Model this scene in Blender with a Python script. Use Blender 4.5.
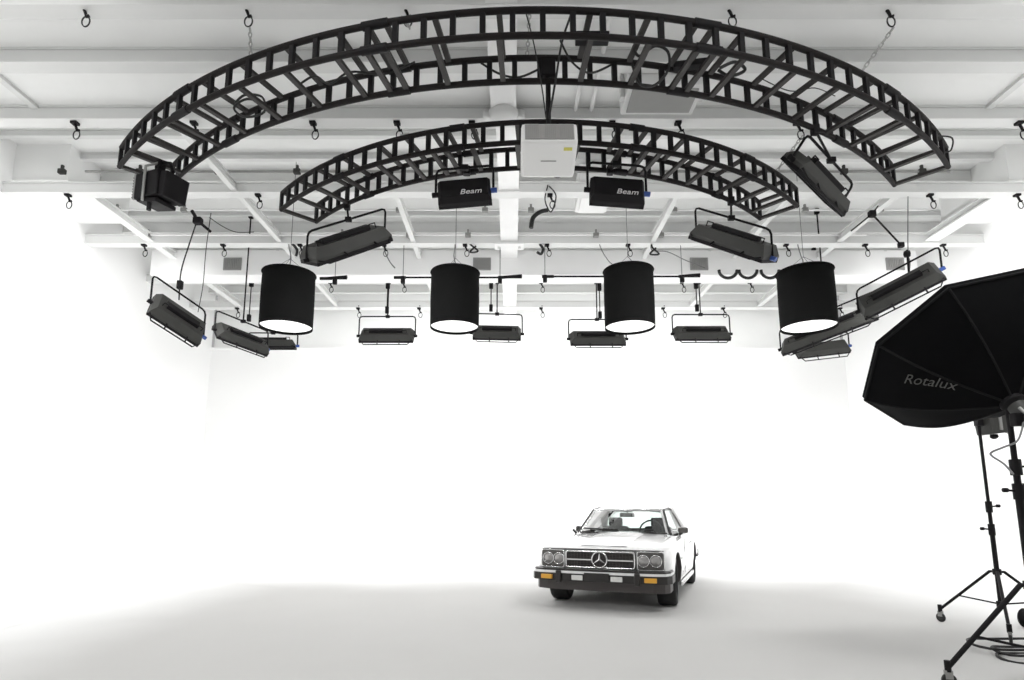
import bpy, bmesh, math, random
from mathutils import Vector, Matrix
random.seed(4)
R = math.radians
PI = math.pi
for o in list(bpy.data.objects): bpy.data.objects.remove(o)
C = bpy.context.scene.collection
S = bpy.context.scene
# ------------------------------------------------------------------ camera
CAMH = 1.32
TH = math.radians(8.92)
FP = 590.0          # focal length in pixels of the 1024 px wide frame
YP = 412.4          # row of the optical axis (the lens is shifted up)
cam = bpy.data.cameras.new('camera'); cam.sensor_width = 36; cam.lens = 36*FP/1024; cam.shift_y = (YP-340)/1024
cam.clip_start = .05; cam.clip_end = 200
co = bpy.data.objects.new('camera', cam); C.objects.link(co)
co.location = (0, 0, CAMH); co.rotation_euler = (PI/2+TH, 0, 0); S.camera = co
# ------------------------------------------------------------------ world, exposure
w = bpy.data.worlds.new('world'); S.world = w; w.use_nodes = True
bg = w.node_tree.nodes['Background']; bg.inputs[0].default_value = (1, 1, 1, 1); bg.inputs[1].default_value = 0.3
S.view_settings.view_transform = 'Standard'; S.view_settings.look = 'None'
S.view_settings.gamma = 1; S.view_settings.use_curve_mapping = False
S.view_settings.exposure = 0.32
# ------------------------------------------------------------------ area lights of the rig lamps and added fill lights
def area(name, loc, aim, size, sizey, power, shape='RECTANGLE', spread=None):
    l = bpy.data.lights.new(name, 'AREA'); l.shape = shape; l.size = size
    if shape in ('RECTANGLE', 'ELLIPSE'): l.size_y = sizey
    l.energy = power
    if spread: l.spread = R(spread)
    o = bpy.data.objects.new(name, l); C.objects.link(o)
    o.location = loc
    d = Vector(aim)-Vector(loc)
    o.rotation_euler = d.to_track_quat('-Z', 'Y').to_euler()
    return o
BACKP, SIDEP, DRUMP = 95, 50, 3
# BACKP: the far row of panel lights washing the back of the cyclorama; SIDEP: added fills without fixtures brighten its flanks
for y in (8.2, 10.9):
    area('added_fill', (-6.3, y, 5.6), (-9.4, y+.9, 3.2), .6, 1.2, SIDEP)
    area('added_fill', (7.3, y, 5.6), (10.3, y+.9, 3.2), .6, 1.2, SIDEP)
for x, wx in ((-4.5, -9.2), (5.5, 10.2)):
    area('added_fill', (x, 3.6, 6.3), (wx, 6.4, 2.6), .8, 1.8, 40)  # added fills out of view, brightening the near side walls

for x in (-3.2, 3.8):
    area('added_fill', (x, 2.6, 6.7), (x, 3.2, 0), 2.0, 1.2, 125)  # added overhead fills out of view, brightening the near floor and ceiling

# ------------------------------------------------------------------ helpers
def W(px, py, Y):
    """point of the place at depth Y seen at photo position px, py"""
    a = (px-512)/FP; u = (YP-py)/FP
    f = math.cos(TH)-u*math.sin(TH); z = math.sin(TH)+u*math.cos(TH)
    return Vector((a/f*Y, Y, CAMH+z/f*Y))
def Wz(px, py, z):
    p = W(px, py, 1); k = (z-CAMH)/(p.z-CAMH); return Vector((p.x*k, k, z))
def principled(name, col, rough=.5, metal=0, coat=0, emis=None, estr=0, noise=None, spec=None, trans=0):
    m = bpy.data.materials.new(name); m.use_nodes = True
    n = m.node_tree.nodes; b = n['Principled BSDF']
    b.inputs['Base Color'].default_value = (*col, 1); b.inputs['Roughness'].default_value = rough
    b.inputs['Metallic'].default_value = metal; b.inputs['Coat Weight'].default_value = coat
    if spec is not None: b.inputs['Specular IOR Level'].default_value = spec
    if trans: b.inputs['Transmission Weight'].default_value = trans
    if emis: b.inputs['Emission Color'].default_value = (*emis, 1); b.inputs['Emission Strength'].default_value = estr
    if noise:
        sc, amt = noise
        tc = n.new('ShaderNodeTexCoord'); nz = n.new('ShaderNodeTexNoise'); nz.inputs['Scale'].default_value = sc
        nz.inputs['Detail'].default_value = 5
        mx = n.new('ShaderNodeMix'); mx.data_type = 'RGBA'
        mx.inputs[6].default_value = (*[c*(1-amt) for c in col], 1); mx.inputs[7].default_value = (*[min(1, c*(1+amt)) for c in col], 1)
        L = m.node_tree.links
        L.new(tc.outputs['Object'], nz.inputs['Vector']); L.new(nz.outputs['Fac'], mx.inputs[0]); L.new(mx.outputs[2], b.inputs['Base Color'])
    return m
M = {}
M['cyc'] = principled('cyc_paint', (.91, .91, .905), .75, noise=(.6, .01))
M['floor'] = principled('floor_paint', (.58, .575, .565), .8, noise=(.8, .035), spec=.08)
# floor colour runs from grey in the middle to white toward the cove
def white_edges(m):
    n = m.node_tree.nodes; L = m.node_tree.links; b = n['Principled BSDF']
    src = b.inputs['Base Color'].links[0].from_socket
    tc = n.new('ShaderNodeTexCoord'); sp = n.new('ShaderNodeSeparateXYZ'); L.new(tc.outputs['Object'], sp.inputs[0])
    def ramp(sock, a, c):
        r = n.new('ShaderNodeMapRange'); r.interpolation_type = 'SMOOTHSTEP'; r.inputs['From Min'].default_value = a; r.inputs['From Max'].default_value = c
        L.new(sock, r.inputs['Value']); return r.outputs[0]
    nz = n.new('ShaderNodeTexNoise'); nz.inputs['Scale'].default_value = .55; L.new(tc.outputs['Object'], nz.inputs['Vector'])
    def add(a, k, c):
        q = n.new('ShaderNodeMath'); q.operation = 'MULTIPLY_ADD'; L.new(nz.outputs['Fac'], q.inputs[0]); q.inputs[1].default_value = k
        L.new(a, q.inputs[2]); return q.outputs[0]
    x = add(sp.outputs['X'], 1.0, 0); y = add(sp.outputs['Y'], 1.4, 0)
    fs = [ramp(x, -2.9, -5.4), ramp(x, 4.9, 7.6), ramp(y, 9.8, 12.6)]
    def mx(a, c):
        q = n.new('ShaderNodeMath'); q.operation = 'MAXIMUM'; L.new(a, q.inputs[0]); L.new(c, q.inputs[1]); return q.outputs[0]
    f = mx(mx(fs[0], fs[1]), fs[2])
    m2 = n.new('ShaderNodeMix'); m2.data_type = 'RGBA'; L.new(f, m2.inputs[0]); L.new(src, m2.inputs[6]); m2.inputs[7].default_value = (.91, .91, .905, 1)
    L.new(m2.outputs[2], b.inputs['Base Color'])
white_edges(M['floor'])
M['ceil'] = principled('ceiling_paint', (.90, .905, .895), .8, noise=(1.2, .03))
M['steel_white'] = principled('white_painted_steel', (.76, .765, .755), .6, noise=(3, .03))
M['flange'] = principled('flange_white', (.90, .90, .895), .55, noise=(3, .02))
M['black'] = principled('black_paint', (.007, .006, .007), .6, noise=(8, .2), spec=.2)
M['blackmetal'] = principled('black_metal', (.008, .006, .006), .6, noise=(6, .2), spec=.2)
M['trussbar'] = principled('truss_crossbar', (.03, .027, .026), .5, metal=.1, noise=(6, .2), spec=.3)
M['fabric'] = principled('black_fabric', (.006, .006, .006), .95, noise=(30, .2), spec=.1)
M['softfab'] = principled('softbox_fabric', (.004, .004, .0045), .9, noise=(20, .2), spec=.08)
M['seam'] = principled('seam_tape', (.010, .010, .0105), .8, noise=(10, .1), spec=.15)
M['grey'] = principled('grey_metal', (.30, .30, .29), .45, metal=.4, noise=(8, .1))
M['darkgrey'] = principled('dark_grey_housing', (.042, .042, .039), .55, noise=(6, .15), spec=.3)
M['midgrey'] = principled('mid_grey_housing', (.05, .05, .047), .6, noise=(6, .15), spec=.3)
M['chain'] = principled('zinc_chain', (.42, .42, .41), .4, metal=.8, noise=(20, .1))
M['cable'] = principled('black_rubber', (.012, .012, .012), .6, noise=(10, .1))
M['wire'] = principled('grey_wire', (.16, .16, .16), .6, noise=(10, .1))
M['diff'] = principled('white_diffuser', (.85, .85, .85), .8, emis=(1, 1, .98), estr=.9, noise=(5, .02))
M['litpanel'] = principled('lit_panel', (.8, .8, .8), .6, emis=(1, .98, .95), estr=.6, noise=(5, .02))
M['proj'] = principled('projector_white', (.80, .80, .79), .4, noise=(5, .01))
M['projgrille'] = principled('projector_grille', (.33, .32, .31), .6, noise=(8, .05))
M['yellow'] = principled('yellow_sticker', (.62, .58, .12), .6, noise=(8, .05))
M['blue'] = principled('blue_knob', (.03, .08, .32), .4, noise=(8, .1))
M['letter'] = principled('white_lettering', (.75, .75, .75), .6, noise=(8, .02))
M['greyletter'] = principled('grey_lettering', (.16, .16, .15), .6, noise=(8, .02))
M['vent'] = principled('vent_metal', (.34, .34, .33), .6, noise=(8, .05))
M['paint'] = principled('silver_car_paint', (.80, .80, .80), .25, metal=.1, coat=1, noise=(40, .01))
M['chrome'] = principled('chrome', (.82, .82, .82), .12, metal=1, noise=(10, .01))
M['brightstrip'] = principled('polished_strip', (.85, .85, .85), .4, metal=.4, noise=(10, .01))
M['bumper'] = principled('bumper_rubber', (.018, .016, .015), .35, noise=(8, .1))
M['valance'] = principled('grey_valance', (.06, .052, .05), .4, noise=(8, .1))
M['tyre'] = principled('tyre_rubber', (.012, .012, .012), .75, noise=(15, .15))
M['rim'] = principled('alloy_rim', (.55, .55, .55), .3, metal=.8, noise=(10, .03))
M['lamp'] = principled('headlamp_glass', (.42, .41, .40), .12, metal=.55, coat=.6, noise=(30, .08))
M['lampsur'] = principled('headlamp_surround', (.10, .095, .09), .25, metal=.4, coat=.5, noise=(10, .05))
M['orange'] = principled('amber_lens', (.72, .36, .03), .3, coat=.6, noise=(20, .06))
M['interior'] = principled('dark_leather', (.035, .035, .035), .6, noise=(12, .1))
M['fog'] = principled('fog_glass', (.72, .72, .70), .2, metal=.3, coat=.6, noise=(40, .12))
def glass(name, tint, fac):
    m = bpy.data.materials.new(name); m.use_nodes = True; n = m.node_tree.nodes; n.clear(); L = m.node_tree.links
    o = n.new('ShaderNodeOutputMaterial'); mx = n.new('ShaderNodeMixShader'); t = n.new('ShaderNodeBsdfTransparent'); g = n.new('ShaderNodeBsdfGlossy')
    t.inputs[0].default_value = (*tint, 1); g.inputs['Roughness'].default_value = .03
    fr = n.new('ShaderNodeFresnel'); fr.inputs[0].default_value = 1.2
    L.new(fr.outputs[0], mx.inputs[0]); L.new(t.outputs[0], mx.inputs[1]); L.new(g.outputs[0], mx.inputs[2]); L.new(mx.outputs[0], o.inputs[0])
    return m
M['glass'] = glass('car_glass', (.80, .86, .84), .1)

class MB:
    def __init__(s): s.v = []; s.f = []; s.sm = []
    def add(s, vs, fs, smooth=False):
        b = len(s.v); s.v += [tuple(v) for v in vs]; s.f += [[b+i for i in f] for f in fs]; s.sm += [smooth]*len(fs); return s
    def box(s, c, d, rot=None, bev=0):
        x, y, z = [a/2 for a in d]; c = Vector(c); rot = rot or Matrix.Identity(3)
        if bev:
            bm = bmesh.new(); bmesh.ops.create_cube(bm, size=1)
            for v in bm.verts: v.co = Vector((v.co.x*d[0], v.co.y*d[1], v.co.z*d[2]))
            bmesh.ops.bevel(bm, geom=bm.edges[:], offset=bev, segments=2, affect='EDGES', profile=.6)
            bm.verts.index_update()
            s.add([rot@v.co+c for v in bm.verts], [[v.index for v in f.verts] for f in bm.faces], False); bm.free(); return s
        vs = [rot@Vector(p)+c for p in ((-x,-y,-z),(x,-y,-z),(x,y,-z),(-x,y,-z),(-x,-y,z),(x,-y,z),(x,y,z),(-x,y,z))]
        return s.add(vs, [(0,3,2,1),(4,5,6,7),(0,1,5,4),(1,2,6,5),(2,3,7,6),(3,0,4,7)])
    def bar(s, a, b, wd, ht=None):
        a = Vector(a); b = Vector(b); d = b-a; ht = ht or wd
        return s.box((a+b)/2, (wd, d.length, ht), frame(d).to_3x3())
    def tube(s, pts, r, n=10, closed=False, caps=True):
        pts = [Vector(p) for p in pts]; k = len(pts); rs = r if isinstance(r, (list, tuple)) else [r]*k
        rings = []; up = None
        for i, p in enumerate(pts):
            if closed: t = pts[(i+1) % k]-pts[i-1]
            else: t = pts[min(i+1, k-1)]-pts[max(i-1, 0)]
            if t.length < 1e-9: t = Vector((0, 0, 1))
            t.normalize()
            if up is None:
                up = Vector((0, 0, 1)) if abs(t.z) < .9 else Vector((0, 1, 0))
            sd = t.cross(up)
            if sd.length < 1e-4: sd = t.cross(Vector((1, 0, 0)))
            sd.normalize(); up = sd.cross(t).normalized()
            rings.append([p+(sd*math.cos(2*PI*j/n)+up*math.sin(2*PI*j/n))*rs[i] for j in range(n)])
        vs = [v for rg in rings for v in rg]; fs = []
        for i in range(k if closed else k-1):
            a = i*n; b = ((i+1) % k)*n
            for j in range(n): fs.append((a+j, a+(j+1) % n, b+(j+1) % n, b+j))
        s.add(vs, fs, True)
        if caps and not closed: s.add(rings[0], [tuple(range(n))]); s.add(rings[-1], [tuple(reversed(range(n)))])
        return s
    def lathe(s, prof, o=(0,0,0), axis=(0,0,1), n=32, smooth=True):
        fr = Vector(axis).normalized().to_track_quat('Z', 'Y').to_matrix(); o = Vector(o)
        vs = []; fs = []
        for r, z in prof: vs += [fr@Vector((r*math.cos(2*PI*j/n), r*math.sin(2*PI*j/n), z))+o for j in range(n)]
        for i in range(len(prof)-1):
            for j in range(n): fs.append((i*n+j, i*n+(j+1) % n, (i+1)*n+(j+1) % n, (i+1)*n+j))
        return s.add(vs, fs, smooth)
    def prism(s, poly, h0, h1, tr=lambda x, y, z: (x, y, z)):
        n = len(poly); vs = [tr(x, y, h0) for x, y in poly]+[tr(x, y, h1) for x, y in poly]
        return s.add(vs, [tuple(reversed(range(n))), tuple(range(n, 2*n))]+[(i, (i+1) % n, n+(i+1) % n, n+i) for i in range(n)])
    def build(s, name, mat, parent=None, mw=None):
        me = bpy.data.meshes.new(name); me.from_pydata(s.v, [], s.f); me.polygons.foreach_set('use_smooth', s.sm)
        bm = bmesh.new(); bm.from_mesh(me); bmesh.ops.recalc_face_normals(bm, faces=bm.faces[:]); bm.to_mesh(me); bm.free()
        me.materials.append(M[mat] if isinstance(mat, str) else mat)
        o = bpy.data.objects.new(name, me); C.objects.link(o)
        if parent: o.parent = parent
        return o
def frame(d):
    """matrix whose Y column runs along d, Z as upright as possible"""
    y = Vector(d).normalized(); z = Vector((0, 0, 1))
    if abs(y.z) > .99: z = Vector((0, 1, 0))
    x = y.cross(z).normalized(); z = x.cross(y)
    return Matrix((x, y, z)).transposed().to_4x4()
def tag(o, label=None, cat=None, group=None, kind=None):
    if label: o['label'] = label
    if cat: o['category'] = cat
    if group: o['group'] = group
    if kind: o['kind'] = kind
    return o
def empty(name, loc, label=None, cat=None, group=None, rz=0):
    o = bpy.data.objects.new(name, None); C.objects.link(o); o.location = loc; o.rotation_euler = (0, 0, rz); o.empty_display_size = .1
    return tag(o, label, cat, group)
def kids(o): return [c for c in bpy.data.objects if c.parent == o]
def copy_tree(o, parent=None):
    c = o.copy(); C.objects.link(c); c.parent = parent
    for ch in kids(o): copy_tree(ch, c)
    return c
def text(name, body, size, mat, parent, mtx, ext=.001, shear=0, sx=1, warp=None):
    cu = bpy.data.curves.new(name, 'FONT'); cu.body = body; cu.size = size; cu.extrude = ext; cu.align_x = 'CENTER'; cu.align_y = 'CENTER'; cu.shear = shear
    t = bpy.data.objects.new('tmp_text', cu); C.objects.link(t)
    me = bpy.data.meshes.new_from_object(t.evaluated_get(bpy.context.evaluated_depsgraph_get()))
    bpy.data.objects.remove(t)
    o = bpy.data.objects.new(name, me); me.materials.clear(); me.materials.append(M[mat]); C.objects.link(o); o.parent = parent
    for v in me.vertices:
        p = Vector((v.co.x*sx, v.co.y, v.co.z)); v.co = warp(p) if warp else mtx@p
    return o
def struct(o): o['kind'] = 'structure'; return o

# ------------------------------------------------------------------ cyclorama and room shell
XL, XR, YB = -9.1, 10.05, 17.35
HT = 7.87
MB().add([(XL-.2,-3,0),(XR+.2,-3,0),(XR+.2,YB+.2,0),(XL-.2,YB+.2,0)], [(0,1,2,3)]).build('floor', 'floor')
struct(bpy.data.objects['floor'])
rc = 3.6                     # cove radius
def wall(name, path, top, base=.002):
    """path: list of (point, outward normal) in plan; section is a quarter-circle cove then upright"""
    sec = [(rc*(1-math.sin(t)), rc*(1-math.cos(t))) for t in [PI/2*k/12 for k in range(13)]]+[(0, top)]
    vs = []; fs = []; m = len(sec)
    for p, nn in path:
        for inn, z in sec: vs.append((p[0]-nn[0]*inn, p[1]-nn[1]*inn, max(z, base)))
    for i in range(len(path)-1):
        for j in range(m-1): fs.append((i*m+j, (i+1)*m+j, (i+1)*m+j+1, i*m+j+1))
    return struct(MB().add(vs, fs, True).build(name, 'cyc'))
CYT = 5.97                   # top of the back cyclorama; the side ones reach the roof
wall('wall_left', [((XL, -3), (-1, 0)), ((XL, YB), (-1, 0))], HT)
wall('wall_back', [((XL, YB), (0, 1)), ((XR, YB), (0, 1))], CYT)
wall('wall_right', [((XR, YB), (1, 0)), ((XR, -3), (1, 0))], HT)
struct(MB().box(((XL+XR)/2, YB+.30, (CYT-.2+HT)/2+.1), (XR-XL, .3, HT-CYT+.2)).build('wall_back_upper', 'ceil'))
struct(MB().box(((XL+XR)/2, YB+.05, CYT+.02), (XR-XL, .25, .05)).build('trim_1', 'flange'))
# roof: a lower deck near the camera, a raised one beyond the third beam
ZD = CAMH+5.71; ZB = CAMH+5.5; ZH = CAMH+6.55
struct(MB().box(((XL+XR)/2, 2.42, ZD+.06), (XR-XL+.6, 10.84, .12)).box(((XL+XR)/2, 12.82, ZH+.06), (XR-XL+.6, 10.1, .12))
       .box(((XL+XR)/2, 7.84, (ZD+ZH)/2+.06), (XR-XL+.6, .1, ZH-ZD+.12)).build('ceiling', 'ceil'))
bn = 0
def xbeam(Y, z0, z1, wf=.26, tw=.10, x0=XL, x1=XR):
    """I-beam across the room, lower flange at z0"""
    global bn; bn += 1
    m = MB(); L = x1-x0; cx = (x0+x1)/2
    m.box((cx, Y+wf/2, z0+.0125), (L, wf, .025)).box((cx, Y+wf/2, z1-.0125), (L, wf, .025)).box((cx, Y+.03, (z0+z1)/2), (L-.01, .03, z1-z0-.06))
    return tag(m.build('ceiling_beam', 'steel_white'), None, None, None, 'structure')
for Y in (1.8, 3.8, 5.78, 6.64, 7.74): xbeam(Y, ZB, ZD, wf=.2)
for Y in (9.76, 11.83, 13.98, 15.95): xbeam(Y, ZB, ZB+.2, wf=.22)
for Y in (10.75, 12.95, 15.0, 16.9): xbeam(Y, ZH-.26, ZH, wf=.16)
for Y in (8.9, 9.5, 10.2, 11.5, 12.4, 13.5, 14.4): xbeam(Y, ZH-.13, ZH, wf=.10)
# girders running away from the camera
def ybeam(X, y0, y1, z0, wd, h):
    return struct(MB().box((X, (y0+y1)/2, z0+.0125), (wd, y1-y0, .025)).box((X, (y0+y1)/2, z0+h/2), (.04, y1-y0-.01, h-.06)).box((X, (y0+y1)/2, z0+h-.0125), (wd, y1-y0, .025)).build('ceiling_girder', 'steel_white'))
struct(MB().box((-.12, 6.75, ZD-.10), (.36, 1.95, .18)).build('ceiling_girder', 'flange'))
struct(MB().box((-.06, 12.5, ZB+.12), (.36, 9.2, .15)).build('ceiling_girder', 'flange'))
for X, y0, y1, wd in ((-7.7, 9.9, 16.2, .16), (-4.95, 7.9, 16.2, .1), (-2.1, 9.9, 16.2, .1), (3.0, 9.9, 16.2, .1), (5.05, 9.9, 16.2, .1), (6.97, 9.9, 16.2, .12), (8.9, 9.9, 11.8, .30)):
    ybeam(X, y0, y1, ZB+.03, wd, .16)
for X, y0, y1, wd in ((-6.9, 5.8, 7.8, .10), (6.9, 5.8, 7.8, .10)):
    ybeam(X, y0, y1, ZD-.05, wd, .05)
for X in (.92, 1.15): struct(MB().tube([(X, 4.9, ZD-.06), (X, 7.8, ZD-.06)], .03).build('ceiling_pipe', 'flange'))
# sloping side infills of the raised roof
for sx, x0 in ((-1, XL), (1, XR)):
    struct(MB().box((x0-sx*.5, 10.8, ZH-.35), (1.0, 1.7, .7)).build('ceiling_bulkhead', 'ceil'))

# column head plate under the girder
t = empty('girder_bracket', (-.12, 7.68, ZB-.02), 'round white bracket under the central girder on the front beam', 'bracket')
MB().lathe([(0, .12), (.16, .12), (.22, .06), (.22, 0), (.14, -.05), (0, -.06)], n=24).build('bracket_cap', 'steel_white', t)
for s in (-1, 1): MB().lathe([(0, .08), (.06, .08), (.06, -.02), (0, -.02)], o=(s*.24, 0, 0), n=12).build('bolt_housing', 'steel_white', t)
t = empty('girder_bracket', (-.06, 11.85, ZB-.02), 'white square joint plate under the central girder, farther beam', 'bracket')
MB().box((0, .1, .0), (.62, .3, .03)).build('plate', 'flange', t)
for s in (-.22, .22): MB().lathe([(0, .02), (.03, .02), (.03, -.04), (0, -.04)], o=(s, .1, -.01), n=10).build('bolt', 'steel_white', t)
t = empty('air_unit', (2.0, 7.15, ZD-.36), 'pale grey boxy air unit under the ceiling between two front beams', 'air conditioner')
MB().box((0, 0, .18), (1.0, .6, .36), bev=.02).build('casing', 'steel_white', t)
MB().box((0, .0, -.01), (.86, .46, .02)).build('base_panel', 'vent', t)
for s in (-1, 1): MB().box((s*.53, 0, .18), (.05, .1, .34)).build('hanger_bracket', 'steel_white', t)
t = empty('air_box', (1.55, 10.48, ZB+.2), 'white plain ventilation box in the raised roof just behind the right lettered panel light', 'air duct')
MB().box((0, 0, .27), (.62, .9, .5), bev=.02).build('casing', 'flange', t)
MB().box((0, 0, -.01), (.5, .75, .04)).build('base_panel', 'flange', t)

# soffit duct with four grilles
DT, DB = W(512, 250, 12.7).z, W(512, 275, 12.7).z
t = empty('soffit_duct', (.5, 12.95, DB), 'long white duct crossing the studio in front of the back bay', 'air duct')
MB().box((0, 0, (DT-DB)/2), (17.4, .5, DT-DB), bev=.02).build('duct_body', 'flange', t)
for x in (-8, -4, 0, 4, 8): MB().box((x, 0, (ZB+.2-DB)/2+(DT-DB)/2), (.06, .52, ZB+.2-DT)).build('hanger_strap', 'steel_white', t)
for px, s in ((232.5, 'left'), (482, 'second from left'), (699, 'third from left'), (895, 'right')):
    p = W(px, 264, 12.69)
    lab = {232.5: 'grey slatted air grille on the white duct, leftmost of four', 482: 'grey slatted air grille on the duct left of the central girder', 699: 'grey slatted air grille below the right hanging panel light', 895: 'grey slatted air grille farthest right on the white duct'}[px]
    g = empty('air_grille', p, lab, 'vent', 'grilles on the duct')
    m = MB()
    for i in range(9): m.box((-.16+i*.04, -.005, 0), (.016, .03, .24))
    m.build('slat_panel', 'vent', g)
    MB().box((0, 0, .135), (.40, .035, .025)).box((0, 0, -.135), (.40, .035, .025)).box((-.19, 0, 0), (.025, .035, .27)).box((.19, 0, 0), (.025, .035, .27)).box((0, .012, 0), (.38, .01, .26)).build('grille_frame', 'vent', g)

# conduits with boxes
def conduit(name, py, Y, x0, x1, boxes, label, glab, mat='flange'):
    p = W(512, py, Y)
    t = empty(name, (0, Y, p.z), label, 'pipe')
    MB().tube([(x0, 0, 0), (x1, 0, 0)], .022, 8).build('pipe', mat, t)
    for bx in boxes:
        q = W(bx, py, Y)
        b = MB().box((q.x, 0, .0), (.12, .08, .09), bev=.015).box((q.x, 0, .07), (.04, .04, .10)).build('junction_box', 'darkgrey' if Y < 10 else 'grey', t)
conduit('conduit', 171.5, 9.72, -7.6, 7.8, (62, 140, 218, 297, 844, 922), 'dark thin conduit with clips crossing in front of the second roof beam', '', 'grey')
conduit('conduit', 210, 11.15, -7.9, 8.4, (117, 184, 253, 399, 485, 531, 674, 805, 880), 'white conduit with small grey boxes between second and third far beams', '')
conduit('conduit', 235, 11.76, -8, 7.5, (148, 276, 342, 409, 468, 596, 661), 'white conduit with grey clips running along the third far beam', '')

# ------------------------------------------------------------------ beam hooks
def make_hook():
    t = empty('beam_hook', (0, 0, 0))
    MB().box((0, 0, .0), (.11, .10, .05), bev=.01).box((.03, 0, .04), (.03, .10, .08)).build('clamp', 'black', t)
    MB().tube([(0, 0, -.02), (.03, 0, -.08), (.05, 0, -.14), (.09, 0, -.13)], .022, 8).build('arm', 'black', t)
    pts = [(.05+.055*math.sin(a)*(1 if True else 1), 0, -.215-.085*math.cos(a)*(1 if math.cos(a) > 0 else .9)) for a in [2*PI*k/16 for k in range(16)]]
    MB().tube(pts, .010, 6, closed=True).build('wire_loop', 'cable', t)
    return t
proto = make_hook(); used = [False]
def hook(p, label, group, sc=1, rz=0):
    o = copy_tree(proto) if used[0] else proto
    used[0] = True
    o.location = p; o.scale = (sc,)*3; o.rotation_euler = (0, 0, rz)
    tag(o, label, 'hook', group); return o
ORD = ['first', 'second', 'third', 'fourth', 'fifth', 'sixth', 'seventh', 'eighth', 'ninth', 'tenth']
rows = [
 (5.86, [84, 246, 405, 728, 886], .80, 'looped hook clamp on the nearest beam', 'hooks on the nearest beam'),
 (7.82, [75, 194, 313, 397, 472, 612, 678, 797, 1019], .85, 'looped hook clamp on the front grey beam', 'hooks on the front grey beam'),
 (9.84, [68, 258, 550, 930, 1017], .85, 'looped hook clamp on the middle beam', 'hooks on the middle beam'),
 (11.9, [144, 223, 300, 384, 465, 547, 628, 786, 865, 943], .85, 'small looped hook clamp on the beam above the duct', 'hooks on the beam above the duct'),
 (14.05, [330, 403, 541, 682, 750], .85, 'small hook clamp on the beam behind the duct', 'hooks on the beam behind the duct'),
 (16.0, [237, 358, 419, 541, 663, 723, 840], .9, 'tiny hook clamp on the last beam', 'hooks on the last beam'),
]
for Y, xs, sc, lab, grp in rows:
    for hi, px in enumerate(xs):
        f = math.cos(TH)-0.2*math.sin(TH)
        # height is the beam underside, position from the photo column
        X = None
        z = ZB-.02*sc+(.05 if Y < 6 else 0)
        zc = z-CAMH
        depth = Y*math.cos(TH)+zc*math.sin(TH)
        X = (px-512)/FP*depth
        hook((X, Y, z), '%s, %s from the left' % (lab, ORD[hi]), grp, sc)
def hookpos(px, Y):
    zc = ZB-CAMH; return Vector(((px-512)/FP*(Y*math.cos(TH)+zc*math.sin(TH))+.06, Y, ZB-.22))

# ------------------------------------------------------------------ ring trusses
CX, CY = .30, 13.42
ZT = CAMH+4.6; HTR = .285
def ring(name, ctr, Ro, Ri, a0, a1, nr, cross, label, nseg=72):
    """arc truss: two ladder faces joined by cross bars; angle measured from the point nearest the camera"""
    t = empty(name, (*ctr, ZT), label, 'truss')
    def P(r, a, z): return Vector((r*math.sin(R(a)), -r*math.cos(R(a)), z))
    for r in (Ro, Ri):
        for z in (0, HTR):
            MB().tube([P(r, a0+(a1-a0)*k/nseg, z) for k in range(nseg+1)], .034, 8).build('chord', 'blackmetal', t)
    rung = MB().box((0, 0, HTR/2), (.056, .045, HTR)).build('rung', 'black', t)
    first = True
    for r in (Ro, Ri):
        for k in range(nr+1):
            a = a0+(a1-a0)*k/nr
            o = rung if first else rung.copy()
            if not first: C.objects.link(o)
            first = False
            o.location = P(r, a, 0); o.rotation_euler = (0, 0, R(a))
    L = Ro-Ri
    bar = MB().box((0, L/2, 0), (.058, L, .04)).build('cross_bar', 'trussbar', t)
    first = True
    for a in cross:
        for z in (0, HTR):
            o = bar if first else bar.copy()
            if not first: C.objects.link(o)
            first = False
            o.location = P(Ro, a+(0 if z == 0 else .0), z); o.rotation_euler = (0, 0, R(a))
    # joint couplers
    for a in (-12, 12, -31, 31):
        if a0 < a < a1:
            for r in (Ro, Ri):
                [MB().tube([P(r, a-1, z), P(r, a+1, z)], .045, 8).build('coupler', 'black', t) for z in (0, HTR)]
    return t
def ang(ctr, px, py):
    p = W(px, py, 1); k = (ZT-CAMH)/(p.z-CAMH); return math.degrees(math.atan2(p.x*k-ctr[0], ctr[1]-k))
R1, R2 = (.30, 13.42), (.46, 12.60)
c1 = [-40.5, -36.5, -32.5, -28.5, -24, -19.5, -15, -12.6, -11.2, -7.6, -3.0, 3.4, 7.6, 11.2, 12.6, 15, 19.5, 24, 28.5, 32.5, 36.5, 40]
a0, a1 = ang(R1, 117, 166), ang(R1, 949, 167)
ring('arc_truss', R1, 8.22, 7.58, a0, a1, 42, [a0+.2]+c1+[a1-.2], 'large black curved ladder truss hanging nearest the camera')
c2 = [-41, -36, -30.5, -24, -19.5, -15.5, -13.5, -10, -4, 4, 10, 13.5, 15.5, 19.5, 24, 30.5, 36, 41]
b0, b1 = ang(R2, 276.7, 208.5), ang(R2, 802, 204.6)
print('ring angles', a0, a1, b0, b1)
ring('arc_truss', R2, 5.66, 5.08, b0, b1, 36, [b0+.2]+c2+[b1-.2], 'smaller black curved ladder truss hanging behind the large one')

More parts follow.
